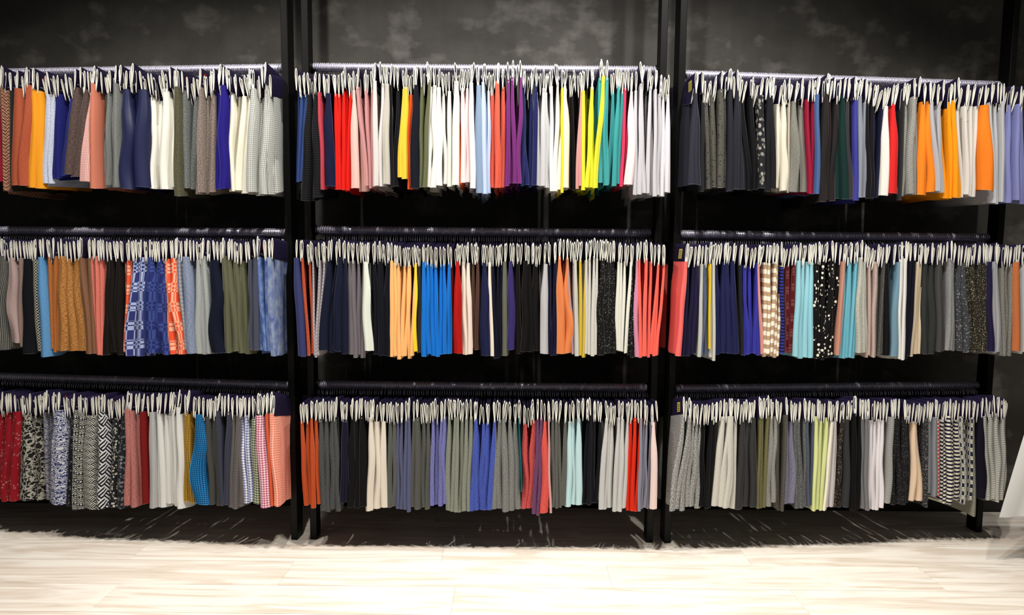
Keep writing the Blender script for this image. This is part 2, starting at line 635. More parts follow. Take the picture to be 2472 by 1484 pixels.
def swatch_geo(Mi, M, xt, xb, wt, wb, yf, zt, zb, ang, side, depth, rear_drop, tiltz, bulge=1.0, wav=1.0, teeth=True, snap=1.5):
    """cloth in the frame of its hanger. Mi: world to hanger. Front lip of width wt..wb turned to the room, then the sheet runs
    back along the card. side: which end of the lip runs back (+1 the right one). Returns verts, faces, material index, uvs"""
    R, LC, BC = 14, 6, 8
    vs, fs, mi, uv = [], [], [], []
    ph1, ph2, ph3 = rnd.uniform(0, 6.28), rnd.uniform(0, 6.28), rnd.uniform(0, 6.28)
    amp = (rnd.uniform(0.02, 0.14) if rnd.random() < 0.7 else rnd.uniform(0.14, 0.26)) * wav
    tw = rnd.uniform(0.0, 0.35) if rnd.random() < 0.75 else rnd.uniform(0.4, 0.8)
    f2 = rnd.uniform(0.6, 1.6)
    skew = rnd.uniform(0.6, 1.6)
    f1 = rnd.uniform(0.5, 1.3)
    curl = rnd.uniform(0.16, 0.42) * bulge
    hem = rnd.uniform(-0.10, 0.10)
    ca, sa = cos(ang), sin(ang)
    ncol = LC + 1 + BC
    for r_ in range(R + 1):
        t_ = r_ / R
        w_ = wt + (wb - wt) * (0.75 * smooth01(t_ * 2.6) + 0.25 * t_)
        cx = xt + (xb - xt) * smooth01(t_ * 0.9 + 0.05) + amp * wb * sin(6.28 * f1 * t_ + ph1) * smooth01(t_ * 2)
        z = zt + (zb - zt) * t_
        pts = []
        for k in range(LC + 1):
            q = k / LC
            lx = (q - 0.5) * w_
            ly = -curl * w_ * sin(pi * q ** (skew * (1 + 0.5 * tw * sin(6.28 * f2 * t_ + ph3)))) * min(1.0, 0.5 + t_)
            ly += tw * 0.6 * w_ * (0.5 - q) * sin(6.28 * f2 * t_ + ph2) * smooth01(t_ * 1.5)
            if side < 0:
                lx = -lx
            pts.append((lx, ly, 0.0, q * w_))
        ex, ey = pts[-1][0], pts[-1][1]
        for k in range(1, BC + 1):
            q = k / BC
            sw = (0.0085 * sin(12.566 * q) + 0.0025 * sin(5.0 * q + ph2 + 2.2 * t_) * q) * smooth01(t_ * 4)
            pts.append((ex * (1 - 0.8 * q) * (1 if t_ > .02 else 1) + sw, ey + depth * q, q, w_ + depth * q))
        for lx, ly, q, uu in pts:
            # the top hem follows the tilted card, the bottom hem drops towards the wall
            zz = z + (tiltz * (1 - t_) + rear_drop * t_) * q
            if q > 0 and r_ == R:
                zz += rnd.uniform(-0.005, 0.004)
            if q == 0:
                zz += hem * (lx) * t_ * t_
            X = cx + (xt - cx) * 0.9 * min(1.0, q * snap) + lx * ca - ly * sa
            Y = yf + lx * sa + ly * ca
            vs.append(Mi @ Vector((X, Y, zz)))
            uv.append((uu, (zt - z)))
    for r_ in range(R):
        for k in range(ncol - 1):
            a = r_ * ncol + k
            fs.append((a, a + 1, a + ncol + 1, a + ncol)); mi.append(0)
    if teeth:
        # pinked free edge and hem
        nT = int((zt - zb) / 0.0054)
        tl = 0.0021
        for j in range(nT):
            ta, tb = j / nT, (j + 1) / nT
            def on(t_):
                q = t_ * R
                i = min(R - 1, int(q))
                f_ = q - i
                return vs[i * ncol].lerp(vs[(i + 1) * ncol], f_), vs[i * ncol + 1].lerp(vs[(i + 1) * ncol + 1], f_)
            pa, na = on(ta)
            pb, nb = on(tb)
            pm, nm = on((ta + tb) / 2)
            out = (pm - nm)
            out = out.normalized() if out.length > 1e-6 else Vector((-side, 0, 0))
            i0 = len(vs)
            tip = pm + out * tl + Vector((0, -0.0008, 0))
            vs.extend([pa + (na - pa) * 0.12 + Vector((0, -0.0004, 0)), pb + (nb - pb) * 0.12 + Vector((0, -0.0004, 0)), tip])
            uv.extend([(0, 0)] * 3)
            fs.append((i0, i0 + 1, i0 + 2)); mi.append(1)
        base = R * ncol
        prev = (R - 1) * ncol
        nH = max(3, int(wb / 0.006))
        for j in range(nH):
            def onb(q, row):
                q = q * LC
                i = min(LC - 1, int(q))
                return vs[row + i].lerp(vs[row + i + 1], q - i)
            pa, pb = onb(j / nH, base), onb((j + 1) / nH, base)
            pm = onb((j + .5) / nH, base)
            upv = (onb((j + .5) / nH, prev) - pm).normalized()
            i0 = len(vs)
            vs.extend([pa + upv * 0.0018 + Vector((0, -.0005, 0)), pb + upv * 0.0018 + Vector((0, -.0005, 0)), pm - upv * 0.0013])
            uv.extend([(0, 0)] * 3)
            fs.append((i0, i0 + 1, i0 + 2)); mi.append(1)
    return vs, fs, mi, uv


# ------------------------------------------------------------------ what hangs where
# per rail: start (top, bottom) in pixels, then runs (top end, bottom end, count, pattern, colour, second colour, scale, words, hem row)
D = {}
D['left', 'top'] = ((-30, -18), 176, 15, [
    (-8, 16, 1, 'plain', (150, 30, 50), None, 1, 'crimson', 440),
    (26, 30, 2, 'zig', (60, 34, 28), (205, 150, 120), 1.7, 'red brown zigzag', 464),
    (36, 33, 1, 'plain', (50, 52, 45), None, 1, 'charcoal green', 462),
    (77, 74, 2, 'knit', (202, 102, 70), None, .7, 'rust salmon', 448),
    (103, 101, 2, 'plain', (252, 168, 42), None, 1, 'golden orange', 455),
    (125, 124, 2, 'knit', (218, 226, 248), None, 1, 'pale blue knit', 446),
    (148, 140, 2, 'knit', (38, 42, 128), None, 1.3, 'quilted royal blue', 432),
    (180, 157, 1, 'plain', (44, 56, 134), None, 1, 'medium blue', 420),
    (212, 192, 2, 'melange', (92, 76, 72), (120, 100, 94), 1.5, 'taupe plush', 424),
    (232, 226, 1, 'pindots', (232, 150, 140), (255, 232, 228), .9, 'pink dotted', 438),
    (241, 240, 1, 'plain', (215, 130, 105), None, 1, 'salmon', 452),
    (292, 292, 4, 'melange', (118, 122, 120), (160, 164, 160), .7, 'heather grey', 450),
    (350, 357, 2, 'satin', (36, 42, 84), None, 1, 'smooth navy', 456),
    (414, 424, 4, 'satin', (242, 240, 228), None, 1, 'white satin', 452),
    (434, 440, 1, 'tweed', (75, 74, 58), (120, 118, 92), 1, 'olive grey nubby', 470),
    (472, 462, 2, 'tweed', (90, 96, 94), (150, 154, 152), 1, 'grey nubby', 455),
    (516, 516, 4, 'tweed', (112, 98, 90), (176, 160, 150), 1, 'brown heather', 468),
    (549, 546, 2, 'plain', (40, 30, 134), None, 1, 'ultramarine', 452),
    (598, 594, 3, 'plain', (242, 237, 216), None, 1, 'ivory cream', 462),
    (656, 660, 4, 'vstripe', (215, 217, 210), (112, 114, 112), 1, 'fine striped grey', 466),
])
D['left', 'centre'] = ((-25, -25), 580, 7, [
    (26, 28, 3, 'pindots', (40, 42, 46), (150, 148, 140), .7, 'black white mesh', 840),
    (38, 50, 1, 'knit', (198, 172, 168), None, .6, 'mauve blush', 828),
    (56, 60, 1, 'knit', (165, 140, 130), None, .6, 'taupe mauve', 840),
    (74, 90, 1, 'plain', (20, 22, 30), None, 1, 'black', 852),
    (90, 104, 1, 'lattice', (26, 26, 36), (190, 190, 170), 1, 'black lattice', 850),
    (102, 125, 1, 'knit', (104, 164, 218), None, .7, 'sky blue', 858),
    (148, 142, 3, 'melange', (186, 104, 46), (205, 130, 70), .7, 'rust orange knit', 846),
    (183, 207, 3, 'melange', (176, 88, 34), (204, 160, 92), 1.3, 'ochre marled', 850),
    (213, 234, 3, 'knit', (150, 106, 78), None, .6, 'brown', 850),
    (248, 247, 3, 'melange', (224, 98, 84), (244, 152, 136), .6, 'coral heather', 853),
    (289, 299, 3, 'plain', (30, 24, 20), None, 1, 'brown black', 852),
    (314, 303, 1, 'block', (236, 92, 58), (246, 176, 146), 1, 'orange block check', 854),
    (352, 350, 2, 'block', (50, 60, 122), (172, 182, 220), 1, 'light blue block check', 855),
    (392, 409, 2, 'block', (38, 48, 114), (64, 80, 146), 1, 'navy block check', 855),
    (427, 446, 2, 'block', (238, 86, 52), (248, 178, 146), 1, 'orange red block check', 854),
    (446, 456, 1, 'gingham', (108, 128, 170), (172, 170, 158), 1.3, 'blue beige gingham', 838),
    (465, 473, 1, 'melange', (112, 128, 164), (172, 184, 208), 1, 'denim textured', 856),
    (504, 513, 3, 'melange', (166, 172, 170), (196, 200, 198), .6, 'pale grey', 852),
    (530, 549, 1, 'plain', (18, 24, 46), None, 1, 'dark navy', 852),
    (588, 603, 4, 'knit', (114, 116, 90), None, .6, 'olive', 850),
    (617, 625, 2, 'plain', (80, 84, 102), None, 1, 'slate blue', 848),
    (650, 657, 3, 'tiedye', (52, 84, 160), (130, 154, 200), 1, 'blue tie dyed', 850),
    (664, 670, 1, 'tiedye', (84, 106, 170), (160, 172, 190), 1, 'faded blue tie dyed', 860),
])
D['left', 'bottom'] = ((-25, -25), 955, 9, [
    (42, 44, 3, 'paisley', (152, 24, 36), (190, 140, 140), 1.0, 'red paisley', 1207),
    (93, 111, 2, 'crackle', (38, 36, 36), (176, 174, 162), 1, 'black white marbled', 1210),
    (132, 128, 2, 'floral', (70, 72, 96), (182, 182, 190), .55, 'grey floral', 1211),
    (157, 160, 1, 'floral', (50, 62, 116), (214, 214, 220), .8, 'navy floral', 1214),
    (177, 176, 1, 'paisley', (24, 28, 40), (170, 170, 162), .8, 'black paisley', 1217),
    (203, 203, 2, 'tribal', (26, 27, 34), (196, 195, 186), 1, 'tribal print', 1226),
    (234, 243, 1, 'weave', (24, 24, 34), (205, 205, 195), 1.2, 'basket weave print', 1223),
    (262, 263, 1, 'weave', (24, 24, 40), (214, 214, 214), 2.3, 'maze print', 1221),
    (283, 284, 1, 'leopard', (40, 42, 48), (222, 218, 200), .9, 'white leopard print', 1228),
    (300, 308, 1, 'leopard', (40, 43, 50), (140, 142, 144), 1, 'grey leopard print', 1224),
    (342, 351, 3, 'melange', (180, 100, 98), (214, 146, 138), 1, 'dusty rose', 1218),
    (359, 366, 1, 'plain', (130, 26, 26), None, 1, 'brick red', 1212),
    (373, 380, 1, 'vstripe', (200, 200, 200), (140, 142, 146), 1, 'silver grey', 1224),
    (438, 449, 6, 'plain', (230, 230, 226), None, 1, 'white crepe', 1217),
    (466, 471, 2, 'grid', (206, 156, 54), (84, 66, 30), .62, 'mustard check', 1208),
    (490, 506, 1, 'grid', (34, 132, 196), (18, 54, 100), .75, 'bright blue check', 1216),
    (524, 537, 2, 'hstripe', (92, 92, 88), (66, 66, 64), .22, 'charcoal ribbed', 1215),
    (557, 553, 2, 'plain', (68, 72, 88), None, 1, 'slate', 1215),
    (581, 588, 3, 'hstripe', (128, 121, 120), (86, 82, 82), .25, 'taupe striped', 1222),
    (602, 615, 2, 'gingham', (92, 108, 168), (240, 242, 250), .9, 'blue gingham', 1210),
    (622, 635, 1, 'gingham', (46, 58, 44), (214, 220, 188), .85, 'green gingham', 1208),
    (648, 660, 1, 'gingham', (186, 50, 92), (246, 222, 232), .8, 'magenta gingham', 1213),
    (657, 667, 1, 'plain', (228, 96, 60), None, 1, 'orange', 1212),
    (670, 680, 1, 'gingham', (240, 116, 84), (252, 204, 186), .8, 'coral gingham', 1217),
])
D['middle', 'top'] = ((712, 710), 166, 15, [
    (738, 724, 2, 'plain', (52, 74, 132), None, 1, 'denim navy', 440),
    (766, 773, 3, 'hstripe', (18, 18, 20), (34, 34, 36), .35, 'black ribbed', 480),
    (781, 781, 1, 'plain', (196, 68, 84), None, 1, 'raspberry', 452),
    (802, 806, 1, 'plain', (24, 28, 64), None, 1, 'dark navy', 444),
    (851, 848, 5, 'plain', (228, 30, 20), None, 1, 'bright red', 458),
    (868, 881, 2, 'plain', (250, 194, 184), None, 1, 'pale pink', 457),
    (904, 903, 3, 'plain', (206, 146, 146), None, 1, 'dusty rose', 452),
    (930, 925, 2, 'plain', (220, 215, 210), None, 1, 'light grey', 446),
    (943, 942, 1, 'melange', (200, 195, 180), (222, 218, 205), .5, 'oatmeal', 450),
    (965, 960, 2, 'plain', (24, 22, 30), None, 1, 'black', 450),
    (984, 980, 2, 'plain', (240, 200, 62), None, 1, 'mustard yellow', 428),
    (1000, 991, 1, 'plain', (234, 86, 36), None, 1, 'orange red', 455),
    (1013, 1010, 1, 'plain', (22, 24, 38), None, 1, 'black indigo', 452),
    (1031, 1030, 2, 'melange', (104, 108, 74), (126, 130, 96), .6, 'olive heather', 455),
    (1103, 1104, 6, 'plain', (246, 244, 236), None, 1, 'ivory white', 448),
    (1116, 1114, 1, 'plain', (238, 102, 46), None, 1, 'tangerine', 448),
    (1134, 1135, 2, 'plain', (250, 218, 218), None, 1, 'blush white', 444),
    (1149, 1148, 1, 'plain', (250, 246, 248), None, 1, 'pure white', 455),
    (1165, 1167, 1, 'plain', (142, 164, 194), None, 1, 'steel blue', 468),
    (1183, 1184, 2, 'satin', (188, 208, 242), None, 1, 'pale blue satin', 466),
    (1222, 1218, 3, 'melange', (240, 78, 58), (250, 122, 98), .6, 'coral red', 450),
    (1258, 1256, 4, 'plain', (128, 52, 128), None, 1, 'purple', 446),
    (1297, 1292, 4, 'plain', (40, 42, 102), None, 1, 'navy', 447),
    (1331, 1327, 3, 'plain', (208, 208, 210), None, 1, 'pale grey', 450),
    (1356, 1352, 3, 'plain', (248, 246, 240), None, 1, 'milk white', 462),
    (1364, 1359, 1, 'plain', (242, 222, 60), None, 1, 'bright yellow', 470),
    (1372, 1374, 1, 'plain', (250, 238, 206), None, 1, 'cream yellow', 455),
    (1395, 1390, 2, 'plain', (20, 18, 18), None, 1, 'jet black', 458),
    (1411, 1403, 2, 'plain', (218, 154, 152), None, 1, 'dusty pink', 452),
    (1452, 1442, 4, 'plain', (236, 236, 60), None, 1, 'lemon yellow', 455),
    (1506, 1497, 5, 'plain', (68, 168, 168), None, 1, 'teal', 446),
    (1524, 1509, 2, 'plain', (238, 60, 100), None, 1, 'hot pink', 448),
    (1535, 1530, 1, 'plain', (250, 226, 226), None, 1, 'blush', 443),
    (1602, 1594, 7, 'plain', (208, 206, 212), None, 1, 'soft grey', 470),
    (1618, 1619, 2, 'plain', (226, 223, 230), None, 1, 'lilac grey', 468),
])
D['middle', 'centre'] = ((714, 721), 588, 6, [
    (727, 742, 1, 'twill', (44, 50, 98), (74, 80, 130), 1, 'navy twill', 857),
    (752, 755, 2, 'knit', (200, 84, 52), None, 1.6, 'rust cabled', 853),
    (789, 769, 3, 'lattice', (192, 182, 186), (156, 146, 154), 1.2, 'lilac grey diamond', 858),
    (840, 841, 4, 'plain', (22, 28, 52), None, 1, 'dark navy', 850),
    (874, 879, 4, 'plain', (124, 116, 122), None, 1, 'warm grey', 860),
    (890, 900, 1, 'plain', (228, 235, 222), None, 1, 'mint white', 848),
    (940, 940, 3, 'plain', (17, 19, 30), None, 1, 'blue black', 858),
    (1001, 997, 7, 'plain', (255, 192, 122), None, 1, 'peach', 864),
    (1011, 1006, 1, 'plain', (246, 218, 42), None, 1, 'yellow', 852),
    (1020, 1018, 1, 'plain', (52, 54, 60), None, 1, 'charcoal', 850),
    (1083, 1089, 7, 'plain', (20, 118, 216), None, 1, 'azure blue', 858),
    (1103, 1096, 2, 'plain', (126, 16, 16), None, 1, 'dark red', 852),
    (1114, 1117, 1, 'plain', (186, 22, 18), None, 1, 'crimson', 850),
    (1134, 1138, 2, 'plain', (246, 228, 214), None, 1, 'cream', 858),
    (1162, 1160, 3, 'plain', (88, 60, 48), None, 1, 'brown', 842),
    (1178, 1183, 1, 'plain', (30, 36, 76), None, 1, 'deep navy', 858),
    (1188, 1192, 1, 'plain', (246, 232, 218), None, 1, 'ivory', 861),
    (1214, 1213, 3, 'plain', (22, 25, 48), None, 1, 'midnight blue', 864),
    (1228, 1225, 1, 'plain', (114, 114, 98), None, 1, 'grey olive', 857),
    (1241, 1243, 1, 'plain', (62, 50, 114), None, 1, 'indigo', 842),
    (1303, 1302, 4, 'plain', (21, 19, 19), None, 1, 'black', 850),
    (1321, 1322, 1, 'satin', (192, 190, 192), None, 1, 'silver', 855),
    (1354, 1345, 3, 'plain', (26, 26, 60), None, 1, 'navy', 855),
    (1369, 1381, 2, 'plain', (228, 132, 78), None, 1, 'orange felt', 853),
    (1384, 1387, 2, 'plain', (186, 160, 166), None, 1, 'pale mauve', 855),
    (1396, 1397, 1, 'plain', (204, 204, 194), None, 1, 'light grey', 857),
    (1415, 1412, 2, 'plain', (218, 184, 62), None, 1, 'mustard', 858),
    (1446, 1440, 4, 'melange', (214, 212, 202), (232, 230, 222), .5, 'pale oatmeal', 856),
    (1489, 1485, 3, 'glitter', (24, 22, 22), (120, 116, 110), 1.4, 'faintly speckled black', 856),
    (1525, 1514, 4, 'plain', (230, 230, 218), None, 1, 'off white', 848),
    (1539, 1530, 2, 'glitter', (24, 22, 24), (190, 190, 185), 1.2, 'sparkling black', 858),
    (1546, 1542, 1, 'plain', (216, 140, 172), None, 1, 'mauve pink', 857),
    (1608, 1589, 7, 'plain', (250, 106, 90), None, 1, 'coral', 859),
])
D['middle', 'bottom'] = ((724, 732), 969, 8, [
    (768, 775, 4, 'knit', (210, 88, 44), None, .6, 'rust orange', 1220),
    (818, 822, 4, 'melange', (60, 62, 62), (112, 114, 114), .7, 'charcoal flecked', 1230),
    (846, 842, 2, 'plain', (29, 27, 52), None, 1, 'indigo black', 1214),
    (886, 887, 3, 'plain', (19, 18, 18), None, 1, 'black', 1220),
    (931, 934, 3, 'plain', (233, 223, 208), None, 1, 'cream', 1226),
    (960, 956, 2, 'melange', (94, 97, 92), (118, 121, 116), .5, 'grey heather', 1222),
    (995, 992, 4, 'melange', (80, 86, 122), (116, 122, 156), .6, 'slate blue heather', 1232),
    (1043, 1038, 4, 'melange', (88, 90, 86), (112, 114, 108), .5, 'stone grey', 1224),
    (1079, 1077, 4, 'melange', (104, 106, 178), (146, 148, 208), .9, 'periwinkle slubbed', 1217),
    (1140, 1134, 6, 'tweed', (128, 133, 120), (176, 180, 166), .7, 'sage grey marled', 1230),
    (1192, 1186, 5, 'melange', (58, 78, 178), (96, 116, 206), .9, 'royal blue slubbed', 1228),
    (1249, 1257, 5, 'tweed', (112, 114, 110), (168, 170, 166), .8, 'grey marled', 1228),
    (1261, 1260, 1, 'melange', (14, 90, 102), (30, 120, 130), .8, 'teal', 1180),
    (1293, 1286, 2, 'melange', (204, 56, 62), (226, 112, 110), 1, 'red slubbed', 1231),
    (1312, 1304, 2, 'melange', (100, 50, 92), (146, 96, 138), .8, 'plum slubbed', 1238),
    (1325, 1325, 1, 'melange', (230, 62, 58), (240, 116, 104), .9, 'scarlet slubbed', 1233),
    (1331, 1330, 1, 'plain', (218, 164, 164), None, 1, 'pink grey', 1235),
    (1371, 1365, 4, 'melange', (90, 91, 86), (128, 128, 124), .6, 'graphite heather', 1222),
    (1406, 1404, 3, 'plain', (194, 228, 232), None, 1, 'icy aqua', 1218),
    (1458, 1444, 4, 'plain', (23, 23, 30), None, 1, 'soft black', 1215),
    (1518, 1510, 6, 'plain', (206, 206, 204), None, 1, 'light grey', 1228),
    (1546, 1538, 3, 'plain', (228, 46, 20), None, 1, 'vermilion', 1232),
    (1573, 1568, 4, 'melange', (136, 136, 156), (170, 170, 188), .5, 'lavender grey', 1226),
    (1584, 1586, 1, 'plain', (242, 218, 212), None, 1, 'blush', 1222),
])
D['right', 'top'] = ((1678, 1660), 196, 14, [
    (1698, 1690, 2, 'plain', (54, 54, 66), None, 1, 'dark slate', 446),
    (1720, 1710, 2, 'plain', (46, 47, 52), None, 1, 'charcoal', 458),
    (1765, 1752, 4, 'glitter', (92, 90, 84), (28, 28, 28), 1.8, 'grey dashed', 456),
    (1806, 1806, 4, 'plain', (44, 45, 55), None, 1, 'slate black', 458),
    (1828, 1828, 2, 'plain', (21, 21, 25), None, 1, 'black', 460),
    (1849, 1844, 1, 'leopard', (40, 40, 42), (160, 158, 150), 1.6, 'ragged black white', 456),
    (1882, 1872, 2, 'plain', (31, 31, 36), None, 1, 'soft black', 460),
    (1898, 1902, 2, 'plain', (228, 221, 203), None, 1, 'cream', 456),
    (1920, 1906, 1, 'plain', (198, 188, 168), None, 1, 'beige', 462),
    (1953, 1953, 2, 'melange', (122, 122, 112), (156, 155, 146), .7, 'stone grey heather', 462),
    (1978, 1965, 2, 'plain', (156, 26, 58), None, 1, 'wine red', 466),
    (1992, 1973, 1, 'plain', (74, 104, 156), None, 1, 'denim blue', 472),
    (2030, 2016, 3, 'plain', (42, 38, 38), None, 1, 'brown black', 484),
    (2052, 2045, 2, 'plain', (20, 52, 49), None, 1, 'bottle green', 480),
    (2066, 2056, 1, 'plain', (62, 60, 64), None, 1, 'dark grey', 478),
    (2083, 2069, 1, 'plain', (66, 66, 154), None, 1, 'indigo', 488),
    (2098, 2090, 2, 'melange', (136, 142, 156), (166, 172, 184), .5, 'pale denim', 474),
    (2122, 2110, 2, 'plain', (24, 22, 28), None, 1, 'jet black', 482),
    (2150, 2124, 2, 'plain', (31, 33, 66), None, 1, 'navy', 480),
    (2160, 2147, 1, 'plain', (238, 233, 225), None, 1, 'white', 474),
    (2170, 2167, 1, 'plain', (224, 42, 42), None, 1, 'red', 470),
    (2190, 2172, 1, 'plain', (58, 58, 60), None, 1, 'graphite', 486),
    (2227, 2215, 3, 'zig', (50, 50, 48), (205, 203, 195), .9, 'black white herringbone', 472),
    (2250, 2257, 2, 'plain', (252, 138, 36), None, 1, 'bright orange', 467),
    (2279, 2279, 2, 'satin', (184, 184, 190), None, 1, 'silver satin', 460),
    (2326, 2321, 4, 'plain', (252, 158, 22), None, 1, 'amber', 480),
    (2372, 2354, 4, 'plain', (228, 223, 215), None, 1, 'off white', 474),
    (2397, 2396, 1, 'plain', (250, 132, 36), None, 1, 'wide orange', 458),
    (2440, 2425, 4, 'plain', (198, 200, 204), None, 1, 'light grey', 488),
    (2486, 2474, 4, 'plain', (138, 143, 200), None, 1, 'periwinkle', 488),
])
D['right', 'centre'] = ((1657, 1628), 590, 7, [
    (1667, 1641, 1, 'plain', (252, 112, 107), None, 1, 'coral', 857),
    (1693, 1682, 3, 'plain', (34, 29, 63), None, 1, 'dark indigo', 856),
    (1699, 1691, 1, 'plain', (194, 194, 189), None, 1, 'pale grey', 860),
    (1710, 1710, 2, 'melange', (82, 92, 128), (120, 130, 160), .7, 'denim slubbed', 861),
    (1720, 1713, 1, 'plain', (242, 204, 42), None, 1, 'yellow', 846),
    (1733, 1725, 2, 'plain', (204, 204, 194), None, 1, 'pale oat', 866),
    (1780, 1780, 4, 'plain', (33, 37, 84), None, 1, 'navy', 852),
    (1804, 1794, 2, 'plain', (36, 36, 42), None, 1, 'grey black', 853),
    (1840, 1835, 5, 'plain', (58, 58, 166), None, 1, 'royal blue', 857),
    (1850, 1842, 1, 'plain', (222, 152, 142), None, 1, 'pale rose', 856),
    (1896, 1882, 5, 'hstripe', (194, 160, 130), (248, 238, 218), 1.35, 'tan striped', 859),
    (1908, 1892, 1, 'hstripe', (52, 57, 156), (26, 26, 52), .5, 'blue navy striped', 856),
    (1932, 1912, 2, 'block', (96, 21, 26), (120, 66, 66), .8, 'maroon check', 855),
    (1967, 1961, 4, 'plain', (154, 213, 225), None, 1, 'light aqua', 863),
    (2032, 2012, 6, 'dots', (19, 19, 19), (238, 233, 218), 1.1, 'black dotted', 866),
    (2040, 2023, 1, 'plain', (204, 144, 124), None, 1, 'terracotta pink', 853),
    (2079, 2061, 5, 'plain', (114, 189, 209), None, 1, 'turquoise', 864),
    (2096, 2088, 2, 'tweed', (186, 186, 172), (228, 228, 216), .8, 'cream nubby', 850),
    (2126, 2110, 3, 'knit', (214, 188, 178), None, .8, 'pink beige', 858),
    (2148, 2130, 3, 'tweed', (66, 64, 60), (124, 121, 114), .9, 'dark tweed', 857),
    (2160, 2144, 1, 'plain', (20, 20, 26), None, 1, 'black', 856),  # black cloth standing in for the shaded gap between two samples
    (2176, 2163, 1, 'plain', (120, 155, 175), None, 1, 'dusty blue', 858),
    (2197, 2177, 2, 'plain', (235, 233, 228), None, 1, 'white', 868),
    (2215, 2193, 2, 'plain', (19, 19, 37), None, 1, 'midnight blue', 860),
    (2243, 2221, 3, 'plain', (220, 200, 170), None, 1, 'sand', 855),
    (2266, 2256, 2, 'plain', (58, 61, 61), None, 1, 'dark charcoal', 850),
    (2289, 2279, 2, 'plain', (80, 80, 80), None, 1, 'mid grey', 846),
    (2314, 2305, 3, 'melange', (140, 140, 140), (178, 178, 178), .8, 'silver knit', 842),
    (2342, 2337, 2, 'glitter', (72, 74, 78), (168, 170, 172), 1.6, 'charcoal studded', 850),
    (2386, 2378, 4, 'glitter', (54, 50, 42), (226, 216, 176), .9, 'gold speckled black', 850),
    (2398, 2390, 1, 'plain', (40, 34, 74), None, 1, 'deep violet', 845),
    (2414, 2410, 2, 'satin', (180, 180, 184), None, 1, 'silver', 850),
    (2452, 2442, 4, 'tweed', (120, 120, 114), (178, 178, 170), .9, 'grey tweed', 855),
    (2463, 2455, 1, 'plain', (212, 122, 72), None, 1, 'copper', 850),
    (2484, 2472, 2, 'plain', (204, 204, 204), None, 1, 'silver white', 850),
])
D['right', 'bottom'] = ((1650, 1611), 968, 9, [
    (1695, 1688, 6, 'tweed', (128, 128, 126), (205, 205, 202), 1.3, 'grey boucle', 1225),
    (1738, 1714, 3, 'plain', (21, 21, 21), None, 1, 'black', 1225),
    (1788, 1773, 4, 'melange', (214, 211, 199), (236, 233, 222), .6, 'ivory heather', 1221),
    (1833, 1823, 3, 'plain', (64, 64, 64), None, 1, 'charcoal', 1222),
    (1859, 1842, 3, 'tweed', (98, 94, 60), (150, 145, 100), .7, 'olive tweed', 1222),
    (1876, 1868, 2, 'tweed', (132, 132, 128), (192, 192, 186), .8, 'light marled', 1213),
    (1900, 1887, 3, 'tweed', (74, 72, 65), (124, 120, 110), .8, 'dark tweed', 1227),
    (1922, 1918, 2, 'tweed', (108, 108, 138), (168, 168, 190), .8, 'lavender marled', 1216),
    (1956, 1946, 3, 'melange', (84, 86, 86), (136, 138, 138), 1.4, 'charcoal marled', 1225),
    (1972, 1958, 2, 'tweed', (74, 82, 104), (118, 126, 146), .8, 'slate marled', 1222),
    (2003, 1984, 3, 'plain', (228, 238, 164), None, 1, 'lime', 1228),
    (2018, 1993, 1, 'satin', (243, 238, 218), None, 1, 'cream satin', 1231),
    (2027, 2010, 2, 'satin', (198, 193, 196), None, 1, 'pearl grey', 1220),
    (2050, 2029, 2, 'glitter', (56, 46, 42), (188, 183, 172), 1, 'dark mesh', 1225),
    (2060, 2045, 1, 'plain', (62, 62, 64), None, 1, 'dark grey', 1215),
    (2077, 2072, 2, 'plain', (19, 19, 19), None, 1, 'jet black', 1225),
    (2104, 2093, 2, 'satin', (122, 122, 126), None, 1, 'grey satin', 1227),
    (2142, 2130, 4, 'satin', (238, 233, 238), None, 1, 'white satin', 1227),
    (2157, 2145, 1, 'hstripe', (178, 178, 175), (148, 148, 146), .3, 'silver ribbed', 1213),
    (2207, 2196, 4, 'glitter', (36, 36, 36), (110, 110, 110), 1.2, 'speckled black', 1212),
    (2233, 2227, 2, 'satin', (238, 209, 179), None, 1, 'nude peach', 1211),
    (2251, 2236, 1, 'glitter', (58, 58, 62), (204, 200, 196), 1, 'dark multicolour', 1224),
    (2267, 2258, 2, 'satin', (142, 145, 151), None, 1, 'steel satin', 1192),
    (2275, 2266, 1, 'hstripe', (208, 66, 46), (194, 189, 184), .62, 'red white striped', 1200),
    (2282, 2271, 1, 'hstripe', (35, 35, 46), (208, 203, 198), .62, 'black white striped', 1205),
    (2326, 2319, 4, 'hstripe', (38, 35, 67), (235, 231, 208), .62, 'navy cream striped', 1209),
    (2359, 2345, 3, 'block', (40, 42, 72), (224, 222, 204), .45, 'navy dashed', 1212),
    (2368, 2352, 1, 'hstripe', (64, 64, 60), (196, 196, 176), .22, 'black ivory tweed', 1248),
    (2377, 2376, 1, 'plain', (23, 21, 38), None, 1, 'blue black', 1205),
    (2437, 2424, 4, 'hstripe', (150, 150, 145), (210, 210, 200), .3, 'grey white striped', 1207),
])

WORDS = 'zero one two three four five six seven eight nine ten'.split()
ORD = 'zeroth first second third fourth fifth sixth seventh eighth ninth tenth'.split()
KIND = {'plain': 'plain', 'satin': 'satin', 'knit': 'knitted', 'melange': 'heather', 'tweed': 'heather', 'tiedye': 'patterned'}
TOPUP = {'left': 0.018, 'middle': 0.002, 'right': 0.012}
ROWI = {'top': 0, 'centre': 1, 'bottom': 2}
S_V, S_F, S_M, S_UV, S_MATS, S_SM = [], [], [], [], [NAVY, CREAM, HOOKM], []
S_IDX = {}


def smat(m):
    if m.name not in S_IDX:
        S_IDX[m.name] = len(S_MATS)
        S_MATS.append(m)
    return S_IDX[m.name]


